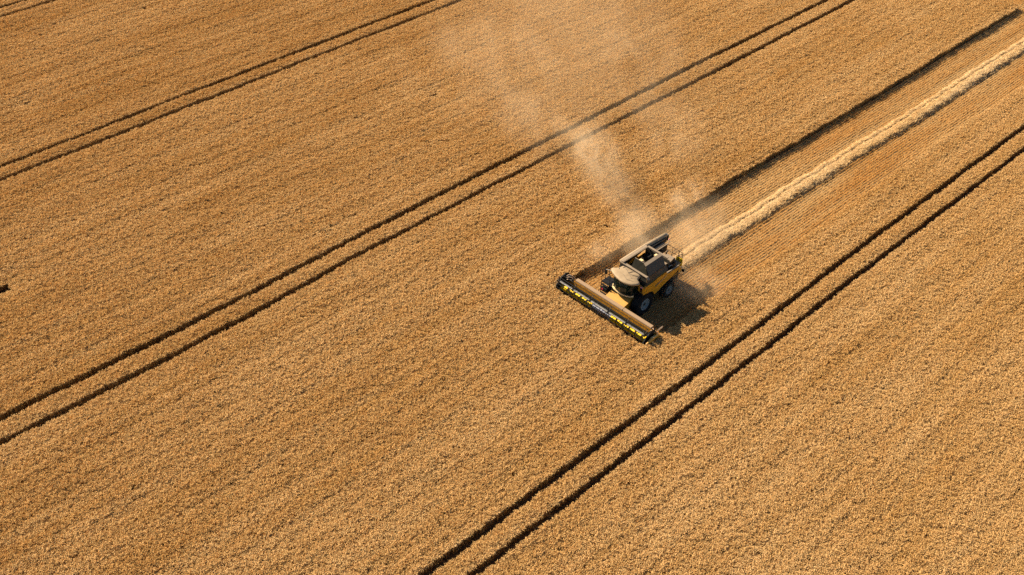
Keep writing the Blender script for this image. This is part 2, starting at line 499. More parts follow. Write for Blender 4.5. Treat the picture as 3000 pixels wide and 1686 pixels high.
P = np.array(P); ok = inside(P[:,0], P[:,1], 5.0); P = P[ok]; n = len(P)
scl = np.stack([rng.uniform(.8, 1.15, n)]*3, 1)
rot = np.stack([rng.normal(0, .16, n), rng.normal(0, .16, n), rng.normal(0, 0.35, n) + rng.integers(0, 2, n)*math.pi], 1)
scatter('straw_windrow', P, rot, scl, rng.integers(0, 10, n), straw_vars,
        'pale fluffy ridge of threshed straw laid along the cut strip', 'straw')

# ================================================================== combine harvester
# built in its own frame: +x forward, +y the side towards the low-Y crop, then turned to drive towards -X
m_yel = mat('yellow_paint', (0.58, 0.28, 0.016), 0.42, noise=0.22, nscale=2.5, dust=0.30, coat=0.2)
m_yel_b = mat('bright_yellow_paint', (0.90, 0.60, 0.010), 0.38, noise=0.10, nscale=5, coat=0.2)
m_yel_d = mat('dark_yellow_sheet', (0.33, 0.155, 0.010), 0.55, noise=0.45, nscale=7)  # dark mottled yellow: shade on the header's back wall put into the colour
m_grey = mat('dark_grey_panel', (0.042, 0.041, 0.034), 0.5, noise=0.25, nscale=3, dust=0.10)
m_lip = mat('dusty_grey_edge', (0.20, 0.165, 0.125), 0.6, noise=0.25, nscale=6, dust=0.25)
m_black = mat('black_steel', (0.012, 0.012, 0.012), 0.55, noise=0.3, nscale=6)
m_rub = mat('tyre_rubber', (0.011, 0.0105, 0.010), 0.85, noise=0.3, nscale=8)
m_rim = mat('shaded_white_rim', (0.22, 0.25, 0.24), 0.5, noise=0.15, nscale=5)  # white rims, with the shade at the wheels darkened into the base colour
m_roof = mat('dusty_cream_roof', (0.35, 0.26, 0.155), 0.6, col2=(0.28, 0.205, 0.12), nscale=4)
m_plate = mat('dark_plate', (0.020, 0.019, 0.014), 0.95, noise=0.3, nscale=4)
m_plate.node_tree.nodes['Principled BSDF'].inputs['Specular IOR Level'].default_value = 0.05
m_cream = mat('cream_trim', (0.86, 0.66, 0.34), 0.5, noise=0.15, nscale=5)
m_beam = mat('dusty_tan_beam', (0.32, 0.22, 0.132), 0.6, noise=0.12, nscale=9)
m_steel = mat('bare_steel', (0.62, 0.62, 0.63), 0.25, metal=0.9, noise=0.25, nscale=9)
m_tube = mat('grey_tube', (0.30, 0.29, 0.26), 0.5, noise=0.3, nscale=8)
m_red = mat('red_lens', (0.65, 0.05, 0.09), 0.3)
m_pink = mat('pale_red_lens', (0.85, 0.35, 0.38), 0.3)
m_decal = mat('grey_decal', (0.12, 0.115, 0.085), 0.5, noise=0.3, nscale=20)
m_decal_l = mat('light_grey_decal', (0.42, 0.36, 0.27), 0.5, noise=0.2, nscale=20)
m_grain = mat('grain', (0.22, 0.14, 0.055), 0.9, noise=0.5, nscale=40, bump=0.5)
m_seat = mat('seat_fabric', (0.05, 0.065, 0.05), 0.9)
m_hose = mat('hose', (0.55, 0.40, 0.28), 0.6)
m_glass = bpy.data.materials.new('tinted_glass'); m_glass.use_nodes = True
_nt = m_glass.node_tree; _b = _nt.nodes['Principled BSDF']
_b.inputs['Base Color'].default_value = (0.012, 0.022, 0.016, 1); _b.inputs['Roughness'].default_value = 0.06
_tr = N(_nt, 'ShaderNodeBsdfTransparent'); _tr.inputs[0].default_value = (0.42, 0.55, 0.45, 1)
_ms = N(_nt, 'ShaderNodeMixShader'); _ms.inputs[0].default_value = 0.5
_nt.links.new(_b.outputs[0], _ms.inputs[1]); _nt.links.new(_tr.outputs[0], _ms.inputs[2])
_nt.links.new(_ms.outputs[0], _nt.nodes['Material Output'].inputs[0])

H = bpy.data.objects.new('combine_harvester', None)
COL.objects.link(H)
H.rotation_euler = (0, 0, math.pi)
props(H, 'yellow and dark grey combine harvester cutting wheat, dust rising behind it', 'combine harvester')

# chassis
b = MB()
b.box(-3.7, 0.35, -1.05, 1.25, 0.95, 1.95)
b.box(-3.5, 0.1, -0.9, 1.1, 0.6, 0.95)
b.box(-0.35, 0.35, -0.75, 1.0, 0.7, 1.2)
b.build('chassis', m_black, H)
b = MB(); b.tube([(0, -0.8, 0.95), (0, 1.05, 0.95)], 0.16, 10); b.build('axle', m_black, H)
b = MB(); b.tube([(-3.0, -0.9, 0.68), (-3.0, 1.1, 0.68)], 0.10, 10); b.build('axle', m_black, H)

# side panels
poly = [(0.18,2.66),(0.38,2.05),(-0.10,1.99),(-0.42,1.95),(-0.70,1.84),(-0.92,1.62),(-1.04,1.36),(-1.50,1.52),(-2.06,1.74),(-2.9,1.99),(-3.55,2.22),(-3.85,2.43),(-3.85,2.60),(-2.36,2.60),(-2.15,2.96),(-1.1,2.86)]
for y0, y1, near in ((1.54, 1.60, True), (-1.36, -1.30, False)):
    b = MB(); b.prism(poly, 'y', y0, y1)
    # pressed ledge along the top
    b.prism([(0.18,2.66),(-1.1,2.86),(-2.15,2.96),(-2.15,2.90),(-1.1,2.80),(0.17,2.60)], 'y', y0-0.10 if near else y0, y1 if near else y1+0.10)
    sp = b.build('side_panel', m_yel, H)
    if near:
        d = MB()
        def on(x, z, w_, h_, sl=0.30):
            dx = w_; d.add([(x,y1+.004,z),(x-dx,y1+.004,z+dx*sl),(x-dx+.03,y1+.004,z+dx*sl+h_),(x+.03,y1+.004,z+h_)], [(0,1,2,3)])
        for q in range(4): on(-1.02-0.10*q, 2.08+0.03*q, 0.075, 0.20)
        for q in range(5): on(-1.45-0.075*q, 2.27+0.027*q, 0.05, 0.10)
        for q in range(7): on(-1.83-0.07*q, 2.405+0.028*q, 0.048, 0.07)
        d.build('decal', m_decal, sp)
        d = MB(); d.add([(-1.42,y1+.004,2.17),(-2.32,y1+.004,2.50),(-2.32,y1+.004,2.55),(-1.42,y1+.004,2.235)], [(0,1,2,3)])
        d.build('decal', m_decal_l, sp)
# grey strip that continues the panel at the rear
b = MB(); b.prism([(-2.36,2.57),(-3.85,2.57),(-3.80,2.68),(-2.40,2.70)], 'y', 1.46, 1.55); b.build('side_rail', m_lip, H)
b = MB(); b.box(-3.85, 0.25, 1.2, 1.54, 1.95, 2.40); b.build('side_box', m_black, H)
b = MB(); b.box(-3.85, 0.25, -1.30, -1.0, 1.95, 2.40); b.build('side_box', m_black, H)
# forward facing panel beside the cab with its black latch
b = MB(); b.prism([(1.00,2.10),(1.56,2.08),(1.58,2.60),(1.02,2.68)], 'x', 0.22, 0.30)
fp = b.build('front_panel', m_yel, H)
b = MB(); b.box(0.30, 0.33, 1.20, 1.40, 2.16, 2.50); b.build('latch', m_black, fp)
b = MB(); b.box(0.30, 0.35, 1.17, 1.42, 2.54, 2.62); b.build('marker_light', m_pink, fp)
b = MB(); b.prism([(-1.28,2.10),(-0.95,2.10),(-0.95,2.60),(-1.28,2.60)], 'x', 0.22, 0.30); b.build('front_panel', m_yel, H)
# mudguards
for y0, y1 in ((1.15, 1.56), (-1.30, -0.9)):
    b = MB(); pts = []
    for k in range(9):
        a = R(20 + 85*k/8); pts.append((-0.02-1.10*math.cos(a), 0.95+1.08*math.sin(a)))
    b.prism(pts + [(p[0]*1.0, p[1]-0.05) for p in reversed(pts)], 'y', y0, y1); b.build('mudguard', m_grey, H)

# wheels
def wheel(cx, cz, r, y_in, y_out, rim_r, side, lugs):
    wv = abs(y_out-y_in); s = side
    ym = (y_in+y_out)/2
    b = MB(); h = wv/2
    prof = [(rim_r, -h*0.80), (r*0.80, -h), (r*0.955, -h*0.92), (r*0.985, -h*0.6), (r, 0), (r*0.985, h*0.6), (r*0.955, h*0.92), (r*0.80, h), (rim_r, h*0.80)]
    b.lathe(prof, cx, cz, ym, 40)
    for k in range(lugs):       # chevron lugs, one row per side
        for sd_ in (-1, 1):
            a0 = 2*math.pi*(k + (0.5 if sd_ > 0 else 0))/lugs; a1 = a0 + 0.20
            q = []
            for rr in (r*0.97, r*1.035):
                q.append([(cx+rr*math.cos(a0), ym+sd_*0.02, cz+rr*math.sin(a0)), (cx+rr*math.cos(a0+.06), ym+sd_*0.02, cz+rr*math.sin(a0+.06)),
                          (cx+rr*math.cos(a1+.06), ym+sd_*h*0.9, cz+rr*math.sin(a1+.06)), (cx+rr*math.cos(a1), ym+sd_*h*0.9, cz+rr*math.sin(a1))])
            b.add(q[0]+q[1], [(0,1,2,3),(4,5,6,7),(0,1,5,4),(1,2,6,5),(2,3,7,6),(3,0,4,7)])
    wh = bpy.data.objects.new('wheel', None); COL.objects.link(wh); wh.parent = H
    b.build('tyre', m_rub, wh)
    b = MB()
    b.lathe([(rim_r*1.0, s*h*0.82), (rim_r*0.97, s*h*0.90), (rim_r*0.90, s*h*0.86), (rim_r*0.80, s*h*0.60), (rim_r*0.42, s*h*0.50), (rim_r*0.36, s*h*0.62), (0.001, s*h*0.64)], cx, cz, ym, 32)
    b.build('rim', m_rim, wh)
    b = MB()
    for k in range(8):
        a = 2*math.pi*k/8; px_, pz_ = cx+rim_r*0.28*math.cos(a), cz+rim_r*0.28*math.sin(a)
        b.tube([(px_, ym+s*h*0.62, pz_), (px_, ym+s*h*0.72, pz_)], 0.02, 6)
    b.tube([(cx, ym+s*h*0.6, cz), (cx, ym+s*h*0.82, cz)], rim_r*0.17, 12)
    b.build('hub', m_grey, wh)
wheel(0.0, 0.95, 0.95, 0.98, 1.66, 0.50, 1, 18)
wheel(0.0, 0.95, 0.95, -1.42, -0.74, 0.50, -1, 18)
wheel(-3.0, 0.68, 0.68, 1.06, 1.58, 0.38, 1, 16)
wheel(-3.0, 0.68, 0.68, -1.34, -0.82, 0.38, -1, 16)

# cab
bot = [(0.25,-0.78),(0.98,-0.74),(1.17,-0.40),(1.27,0.12),(1.20,0.55),(0.98,0.92),(0.25,0.98)]
top = [(0.25,-0.66),(1.08,-0.74),(1.42,-0.40),(1.58,0.20),(1.45,0.85),(1.08,1.20),(0.25,1.05)]
cab = bpy.data.objects.new('cab', None); COL.objects.link(cab); cab.parent = H
b = MB(); n_ = len(bot)
vs = [(p[0],p[1],1.92) for p in bot] + [(p[0],p[1],3.42) for p in top]
b.add(vs, [(i, i+1, n_+i+1, n_+i) for i in range(n_-1)])
gl = b.build('windscreen', m_glass, cab)
b = MB()
for i in (0, 1, 5, 6):
    b.tube([(bot[i][0],bot[i][1],1.9), (top[i][0],top[i][1],3.44)], 0.045, 6)
b.tube([(p[0],p[1],1.92) for p in bot], 0.04, 6)
b.build('cab_frame', m_black, cab)
b = MB(); b.box(0.12, 0.24, -0.78, 1.0, 1.9, 3.4); b.build('rear_wall', m_black, cab)
b = MB(); b.prism(bot, 'z', 1.84, 1.90); b.build('cab_floor', m_black, cab)
b = MB(); b.box(0.35, 0.78, -0.15, 0.35, 2.25, 2.40, .04); b.box(0.30, 0.42, -0.15, 0.35, 2.40, 3.0, .04); b.box(0.35, 0.8, 0.38, 0.5, 2.35, 2.55, .03)
b.build('seat', m_seat, cab)
b = MB(); b.tube([(1.05,0.1,1.9),(0.98,0.1,2.55)], 0.035, 8)
b.tube([(0.93+0.06*math.sin(a)*0, 0.1+0.19*math.cos(a), 2.60+0.0+0.10*math.sin(a)) for a in [2*math.pi*k/16 for k in range(17)]], 0.016, 6)
b.build('steering_wheel', m_black, cab)
b = MB(); b.box(0.85, 0.95, 0.55, 0.62, 1.95, 2.75); b.box(0.80, 0.9, 0.50, 0.75, 2.7, 2.95); b.build('monitor', m_grey, cab)
# roof: outline traced as plan shape with smooth corners, crowned
ro = [(1.20,-1.02),(1.38,-0.83),(1.57,-0.42),(1.72,0.02),(1.80,0.52),(1.72,0.95),(1.55,1.32),(1.32,1.50),(1.12,1.60),(0.97,1.57),(0.88,1.40),(0.80,1.20),(0.50,1.10),(0.20,1.05),(0.22,0.2),(0.25,-0.62),(0.50,-0.66),(0.73,-0.68),(0.90,-0.86),(1.05,-1.02)]
def smooth_loop(p, k=2):
    for _ in range(k):
        q = []
        for i in range(len(p)):
            a, c = p[i], p[(i+1) % len(p)]
            q += [(a[0]*.75+c[0]*.25, a[1]*.75+c[1]*.25), (a[0]*.25+c[0]*.75, a[1]*.25+c[1]*.75)]
        p = q
    return p
ro = smooth_loop(ro, 2); nr = len(ro); cx_, cy_ = 0.95, 0.25
b = MB(); vs = []; fs = []
levels = [(1.0, 3.40), (1.012, 3.46), (0.985, 3.52), (0.90, 3.555), (0.66, 3.60), (0.33, 3.63)]
for s_, z_ in levels:
    vs += [(cx_+(p[0]-cx_)*s_, cy_+(p[1]-cy_)*s_, z_) for p in ro]
for l in range(len(levels)-1):
    for i in range(nr):
        j = (i+1) % nr; fs.append((l*nr+i, l*nr+j, (l+1)*nr+j, (l+1)*nr+i))
vs.append((cx_, cy_, 3.635)); k = len(vs)-1
for i in range(nr): fs.append(((len(levels)-1)*nr+i, (len(levels)-1)*nr+(i+1) % nr, k))
fs.append(tuple(range(nr-1, -1, -1)))
b.add(vs, fs)
roof = b.build('cab_roof', m_roof, cab, smooth=True)
def zr(x, y): return 3.648 - 0.035*((x-cx_)**2+(y-cy_)**2)*2.2
b = MB()
for pts in ([(0.30,-0.42),(0.62,-0.40)], [(0.45,-0.30),(0.80,0.28)], [(0.30,0.42),(0.82,0.30)], [(0.82,0.36),(0.78,0.7),(0.52,1.0)], [(0.9,0.45),(1.12,0.85),(0.95,1.08)], [(1.2,0.1),(1.45,0.7),(1.25,1.2)], [(0.75,-0.62),(0.95,-0.5)]):
    q = []
    for (p0, p1) in zip(pts[:-1], pts[1:]):
        for t in np.linspace(0, 1, 5): q.append((p0[0]+(p1[0]-p0[0])*t, p0[1]+(p1[1]-p0[1])*t))
    b.tube([(x, y, zr(x, y)) for x, y in q], 0.018, 5)
b.build('roof_seam', m_lip, roof)
# work lights under the brow
for yy in (-0.35, -0.1, 0.6, 0.85):
    b = MB(); xx = 1.60 - 0.25*(yy-0.25)**2; b.box(xx-0.06, xx+0.04, yy-0.07, yy+0.07, 3.28, 3.39); b.build('work_light', m_tube, cab)
# curved step bumper under the windscreen
arc = [(0.80,-1.02),(1.00,-0.92),(1.14,-0.60),(1.22,-0.15),(1.22,0.25),(1.12,0.60),(0.97,0.86),(0.78,1.00)]
b = MB(); nA = len(arc)
arc_in = [(p[0]-0.13, p[1]*0.94) for p in arc]
b.prism(arc + arc_in[::-1], 'z', 1.72, 1.84); b.build('bumper', m_cream, H)
b = MB(); b.prism([(0.25,-0.95),(0.9,-0.9),(1.1,-0.5),(1.14,0.15),(1.05,0.55),(0.85,0.9),(0.25,1.0)], 'z', 1.60, 1.74); b.build('cab_base', m_black, H)

# boarding platform, rails, steps and mirror on the far side of the cab
b = MB(); b.box(0.15, 1.05, -1.95, -0.98, 1.66, 1.71)
pf = b.build('platform', m_black, H)
b = MB()
for x_, y_ in ((0.15,-1.93),(0.62,-1.93),(1.03,-1.93),(0.15,-1.45),(1.03,-1.15)):
    b.tube([(x_,y_,1.7),(x_,y_,2.65)], 0.022, 6)
b.tube([(1.03,-1.15,2.65),(1.03,-1.93,2.65),(0.15,-1.93,2.65),(0.15,-1.45,2.65)], 0.022, 6)
b.tube([(1.03,-1.15,2.2),(1.03,-1.93,2.2),(0.15,-1.93,2.2),(0.15,-1.45,2.2)], 0.018, 6)
b.build('handrail', m_black, pf)
b = MB()
for k in range(5):
    b.box(1.05, 1.20, -1.85, -1.25, 0.45+k*0.27, 0.48+k*0.27)
b.tube([(1.13,-1.87,0.35),(1.13,-1.87,1.75)], 0.025, 6); b.tube([(1.13,-1.23,0.35),(1.13,-1.23,1.75)], 0.025, 6)
b.build('steps', m_black, pf)
b = MB(); b.box(0.95,1.25,-1.75,-1.25,1.05,1.35); b.build('toolbox', m_black, H)
b = MB(); b.box(1.25,1.27,-1.68,-1.55,1.15,1.28); b.build('marker_light', m_red, H)
b = MB(); b.tube([(1.12,-0.80,3.3),(1.10,-1.35,3.15),(1.10,-1.55,3.05)], 0.022, 6); mr_ = b.build('mirror_arm', m_tube, H)
b = MB(); b.box(1.06,1.12,-1.68,-1.45,2.62,3.05,.02); b.build('mirror', m_black, mr_)

# feeder house
b = MB()
b.prism([(0.0,1.62),(1.25,1.20),(1.50,1.10),(1.62,1.04),(1.62,0.35),(1.30,0.35),(0.0,0.85)], 'y', -1.0, 0.86)
fh = b.build('feeder_house', m_yel, H)
b = MB()
b.prism([(1.42,1.13),(1.62,1.06),(1.62,1.10),(1.42,1.17)], 'y', -1.0, 0.86)
b.build('feeder_rib', m_yel, fh)

# header
hd = bpy.data.objects.new('header', None); COL.objects.link(hd); hd.parent = H
YL, YR = -4.68, 4.42
b = MB(); b.prism([(1.74,1.30),(2.01,1.30),(2.04,1.26),(2.04,1.14),(1.74,1.14)], 'y', -3.66, 3.84)
tb = b.build('top_beam', m_beam, hd)
b = MB(); b.box(1.738, 2.045, 1.06, 1.09, 1.12, 1.306); b.build('beam_joint', m_grey, tb)
b = MB(); b.prism([(2.135,0.80),(2.215,0.42),(2.30,0.16),(3.20,0.08),(3.20,0.05),(2.25,0.10),(2.12,0.40),(2.08,0.80)], 'y', YL, YR); b.build('floor_pan', m_plate, hd)  # lower back sheet and pan near black, shadow under the auger put into colour
b = MB(); b.prism([(2.00,1.13),(2.06,1.13),(2.13,0.80),(2.05,0.80)], 'y', YL, YR)
b.box(1.72, 2.02, YL+0.02, YR-0.02, 0.35, 0.60)
b.box(1.80, 2.02, YL+0.02, -3.68, 0.9, 1.05)
for yy in np.arange(-4.4, 4.3, 0.55): b.box(1.80, 2.0, yy-0.025, yy+0.025, 0.6, 1.13)
b.build('back_sheet', m_yel_d, hd)
b = MB(); b.box(3.18, 3.30, YL, YR, 0.05, 0.09)
for yy in np.arange(YL+.05, YR, 0.0762*2): b.prism([(3.28,0.05),(3.42,0.07),(3.28,0.09)], 'y', yy, yy+0.03)
b.build('cutter_bar', m_steel, hd)
for y_, pl in ((YL, [(1.72,1.28),(2.10,1.42),(2.55,1.30),(3.10,0.78),(3.55,0.30),(3.60,0.06),(1.72,0.06)]),
               (YR-0.28, [(1.95,1.22),(2.35,1.36),(2.62,1.30),(3.05,0.98),(3.45,0.55),(3.55,0.06),(1.72,0.06)])):
    b = MB(); b.prism(pl, 'y', y_, y_+0.07); b.build('end_shield', m_black, hd)
# crop dividers
for sgn, yb, mm in ((1, YR+0.02, m_yel), (-1, YL-0.02, m_black)):
    b = MB()
    prof = [(1.75,0.85,0.10),(2.2,1.02,0.13),(2.7,0.96,0.13),(3.1,0.78,0.11),(3.45,0.58,0.07),(3.75,0.42,0.02)] if sgn > 0 else [(1.75,0.75,0.10),(2.2,0.82,0.12),(2.6,0.78,0.12),(2.9,0.62,0.10),(3.2,0.42,0.07),(3.4,0.25,0.02)]
    vs = []; fs = []
    for (x_, z_, w_) in prof:
        for k in range(8):
            a = 2*math.pi*k/8; vs.append((x_, yb + w_*math.cos(a), z_-0.12 + 0.16*math.sin(a)*(w_/0.13)**0.5))
    for i in range(len(prof)-1):
        for k in range(8): fs.append((i*8+k, i*8+(k+1) % 8, (i+1)*8+(k+1) % 8, (i+1)*8+k))
    fs += [tuple(range(8)), tuple(range(5*8, 6*8))]
    b.add(vs, fs); dv = b.build('crop_divider', mm, hd, smooth=True)
    if sgn > 0:
        b = MB(); b.tube([(2.15,YR+0.05,0.98),(2.5,YR+0.03,0.98),(2.75,YR+0.02,0.86)], 0.05, 8); b.tube([(2.15,YR-0.06,0.98),(2.6,YR-0.06,0.95)], 0.04, 8)
        b.build('cylinder', m_cream, dv)
b = MB()
loop = [(1.55+0.30*math.cos(a), YR-0.10+0.10*math.sin(a), 1.22+0.22*math.sin(a)) for a in [2*math.pi*k/20 for k in range(21)]]
b.tube([(1.85, YR-0.15, 1.0)] + loop, 0.014, 5)
b.build('cable_loop', m_hose, hd)
b = MB()
b.tube([(2.0,3.80,1.15),(1.95,4.02,1.25),(2.1,4.20,1.08),(1.9,4.38,1.0)], 0.028, 6)
b.tube([(2.1,3.9,1.05),(2.0,4.1,1.18),(1.85,4.25,1.05),(1.8,4.35,0.9)], 0.028, 6)
b.build('hose', m_hose, hd)
b = MB()      # drive gearbox and hoses at the far end
b.box(1.85, 2.25, -4.55, -4.15, 0.95, 1.25, .04); b.box(1.9, 2.1, -4.1, -3.8, 0.95, 1.15, .03)
gb = b.build('gearbox', m_black, hd)
b = MB()
b.tube([(2.2,-4.5,1.25),(2.0,-4.35,1.4),(1.85,-4.1,1.3),(1.8,-3.85,1.15)], 0.025, 6)
b.tube([(2.3,-4.45,1.2),(2.15,-4.2,1.33),(2.0,-3.95,1.25)], 0.022, 6)
b.tube([(2.35,-4.3,1.15),(2.4,-4.1,1.28),(2.2,-3.9,1.2)], 0.022, 6)
b.build('hose', m_hose, gb)
# auger: yellow drum with flights, bare steel in the middle
AX, AZ = 2.62, 0.52
def auger_part(name, y0, y1, m, hand, parent, rd=0.25, rf=0.34, pitch=0.62):
    b = MB(); b.tube([(AX,y0,AZ),(AX,y1,AZ)], rd, 20)
    o = b.build(name, m, parent, smooth=False)
    if hand:
        f = MB(); steps = int(abs(y1-y0)/pitch*20); vs = []; fs = []
        for i in range(steps+1):
            t = i/steps; yy = y0+(y1-y0)*t; a = hand*2*math.pi*(yy-y0)/pitch
            for dy in (0, 0.012):
                for rr in (rd-.01, rf): vs.append((AX+rr*math.cos(a), yy+dy, AZ+rr*math.sin(a)))
        for i in range(steps):
            k = i*4; fs += [(k,k+1,k+5,k+4),(k+2,k+3,k+7,k+6),(k+1,k+3,k+7,k+5)]
        f.add(vs, fs); f.build('flight', m_yel_d, o)
    return o
aug = auger_part('auger', -4.45, -1.30, m_yel_b, 1, hd)
auger_part('auger', 0.62, 4.08, m_yel_b, -1, hd)
ac = auger_part('auger', -1.30, 0.62, m_steel, 0, hd, rd=0.20)
b = MB()
for k in range(14):
    a = k*2.4; y_ = -1.2+k*0.13
    b.tube([(AX,y_,AZ),(AX+.36*math.cos(a),y_,AZ+.36*math.sin(a))], 0.012, 5)
b.build('finger', m_steel, ac)
# reel
reel = bpy.data.objects.new('reel', None); COL.objects.link(reel); reel.parent = hd
RX, RZ, RR = 3.02, 1.28, 0.48
b = MB(); b.tube([(RX,-4.42,RZ),(RX,4.06,RZ)], 0.085, 12); b.build('reel_tube', m_tube, reel)
sp_y = [-4.42, -3.0, -1.25, 0.55, 2.30, 4.06]
for yy in sp_y:
    b = MB()
    for k in range(6):
        a = R(18)+2*math.pi*k/6; a2 = R(18)+2*math.pi*(k+1)/6
        p0 = (RX+RR*math.cos(a), yy, RZ+RR*math.sin(a)); p1 = (RX+RR*math.cos(a2), yy, RZ+RR*math.sin(a2))
        b.tube([(RX,yy,RZ), p0], 0.022, 5); b.tube([p0, p1], 0.014, 5)
    b.tube([(RX,yy-0.05,RZ),(RX,yy+0.05,RZ)], 0.13, 12)
    b.build('reel_spider', m_black, reel)
for k in range(6):
    a = R(18)+2*math.pi*k/6; p = (RX+RR*math.cos(a), RZ+RR*math.sin(a))
    b = MB(); b.tube([(p[0],-4.42,p[1]),(p[0],4.06,p[1])], 0.024, 6)
    for yy in np.arange(-4.38, 4.04, 0.16):
        b.tube([(p[0],yy,p[1]),(p[0]-0.03,yy,p[1]-0.13),(p[0]-0.06,yy,p[1]-0.26)], 0.009, 4, cap=False)
    b.build('reel_bat', m_black, reel)
for yy in (-4.56, 4.17):
    b = MB(); b.tube([(1.95,yy,1.28),(2.5,yy,1.40),(RX+.1,yy,RZ)], 0.04, 6); b.build('reel_arm', m_black, hd)

# grain tank
tank = bpy.data.objects.new('grain_tank', None); COL.objects.link(tank); tank.parent = H
b = MB()
# lower side walls, leaning out from the yellow panels to the rim
b.sheet([(0.02,1.50,2.62),(-2.45,1.50,2.92),(-2.40,1.30,3.32),(-0.15,1.36,3.30)], 0.04)
b.sheet([(0.02,-1.26,2.62),(-2.45,-1.26,2.92),(-3.02,-1.12,3.36),(-0.12,-1.18,3.36)], 0.04)
b.sheet([(0.06,-1.26,2.10),(0.06,1.50,2.10),(-0.08,1.40,3.36),(-0.08,-1.18,3.36)], 0.04)
b.box(-3.0, -2.94, -1.12, 1.2, 2.5, 3.34)
b.box(-2.94, -0.1, -1.12, 1.28, 2.35, 2.45)
b.build('tank_wall', m_grey, tank)
b = MB(); b.sheet([(-0.08,-1.02,3.36),(-0.05,-0.90,3.55),(-2.90,-0.90,3.55),(-2.98,-1.02,3.36)], 0.03); b.build('tank_wall', m_plate, tank)
b = MB()   # rim beams
b.prism([(-1.22,3.36),(1.30,3.36),(1.62,3.26),(1.42,3.42),(-1.22,3.45)], 'x', -0.20, 0.02)
b.box(-3.16, -2.98, -1.02, 0.95, 3.36, 3.44)
b.sheet([(-0.03,-0.86,3.56),(-0.06,-1.16,3.52),(-2.94,-1.16,3.52),(-2.90,-0.86,3.56)], 0.03)
b.build('tank_rim', m_lip, tank)
b = MB()
b.sheet([(-0.30,1.36,3.30),(-2.32,1.28,3.30),(-2.36,0.86,3.95),(-0.40,0.90,3.95)], 0.03)
cf = b.build('cover_flap', m_grey, tank)
b = MB(); b.sheet([(-0.40,0.92,3.955),(-2.36,0.88,3.955),(-2.44,0.62,4.02),(-0.50,0.64,4.02)], 0.03)
b.build('flap_lip', m_lip, cf)
b = MB()
b.sheet([(-0.18,-0.20,3.44),(-0.18,1.32,3.42),(-0.82,0.46,3.78),(-0.82,-0.42,3.78)], 0.03)
b.sheet([(-0.18,1.34,3.40),(-0.32,1.36,3.32),(-0.42,0.90,3.95),(-0.82,0.48,3.78)], 0.02)
ff = b.build('cover_flap', m_plate, tank)
b = MB(); b.tube([(-0.82,-0.44,3.80),(-0.82,0.46,3.80)], 0.025, 6); b.build('flap_edge', m_lip, ff)
b = MB()   # heap of grain inside
gx = np.linspace(-2.9, -0.2, 14); gy = np.linspace(-1.05, 1.1, 12); vs = []; fs = []
for x_ in gx:
    for y_ in gy: vs.append((x_, y_, 2.47 + 0.12*math.exp(-((x_+1.5)**2+(y_)**2)/0.6) + 0.02*math.sin(9*x_+5*y_)))
for i in range(13):
    for j in range(11): fs.append((i*12+j, (i+1)*12+j, (i+1)*12+j+1, i*12+j+1))
b.add(vs, fs); b.build('grain', m_grain, tank, smooth=True)
b = MB(); b.tube([(-2.0,0.5,2.5),(-1.30,-0.10,3.42)], 0.11, 10); b.box(-1.42,-1.20,-0.35,-0.05,3.32,3.50,.03)
b.build('filling_auger', m_cream, tank)
b = MB(); b.box(-1.95,-1.80,0.30,0.46,3.2,3.40,.03); b.build('sensor', m_cream, tank)
b = MB(); b.box(-2.80,-2.55,0.00,0.28,3.30,3.45,.03); b.build('sensor', m_cream, tank)

# engine bay and rear
b = MB()
b.box(-4.05, -2.45, -1.10, 1.10, 1.95, 2.62, .03)
b.box(-3.05, -2.5, -1.05, 1.05, 2.62, 2.95)
b.box(-3.95, -3.05, 0.22, 1.00, 2.62, 2.96)
b.build('engine_bay', m_black, H)
b = MB(); b.prism([(-2.62,0.20),(-3.30,0.14),(-3.88,0.30),(-3.92,0.95),(-3.2,1.12),(-2.66,1.02)], 'z', 2.965, 3.02)
b.box(-3.15,-2.7,0.50,0.58,3.02,3.07); b.box(-3.15,-2.7,0.66,0.72,3.02,3.05)
b.build('engine_cover', m_lip, H)
b = MB(); b.lathe([(0.001,0.10),(0.30,0.10),(0.36,0.06),(0.38,0.0)], -3.12, 2.42, 1.12, 24); b.build('radiator_screen', m_black, H)
b = MB(); b.tube([(-3.12+0.36*math.cos(a),1.20,2.42+0.36*math.sin(a)) for a in [R(60+8*k) for k in range(12)]], 0.03, 6); b.build('screen_duct', m_tube, H)
b = MB()     # engine block, pipes, exhaust
b.box(-3.75,-3.15,-0.65,0.1,2.62,2.85,.03); b.tube([(-3.3,-0.3,2.8),(-3.3,0.1,2.9),(-3.6,0.15,2.9)],0.06,8)
b.tube([(-4.0,0.1,2.6),(-4.0,0.1,3.0),(-4.15,0.1,3.08)],0.06,8); b.tube([(-3.9,-0.35,2.6),(-3.9,-0.35,2.95),(-4.05,-0.3,3.0)],0.05,8)
b.box(-3.35,-3.2,-0.05,0.15,2.85,3.0)
b.build('engine', m_black, H)
b = MB(); b.box(-3.62,-3.42,-0.25,-0.02,2.86,2.95,.02); b.build('air_filter', m_beam, H)
b = MB()     # long air box on the far side
b.box(-4.75,-3.25,-0.78,-0.42,2.45,3.05); abx = b.build('cooling_box', m_black, H)
b = MB(); b.box(-4.72,-3.28,-0.78,-0.66,3.05,3.10); b.box(-4.9,-3.1,-0.50,-0.42,3.06,3.11); b.box(-4.72,-3.4,-0.61,-0.58,3.05,3.09); b.tube([(-4.9,-0.46,3.1),(-5.15,-0.62,3.22)],0.03,6)
b.build('box_lid', m_lip, abx)
b = MB(); b.tube([(-5.15,-0.62,3.22),(-5.20,-0.64,3.27)],0.05,8); b.build('beacon', m_pink, abx)
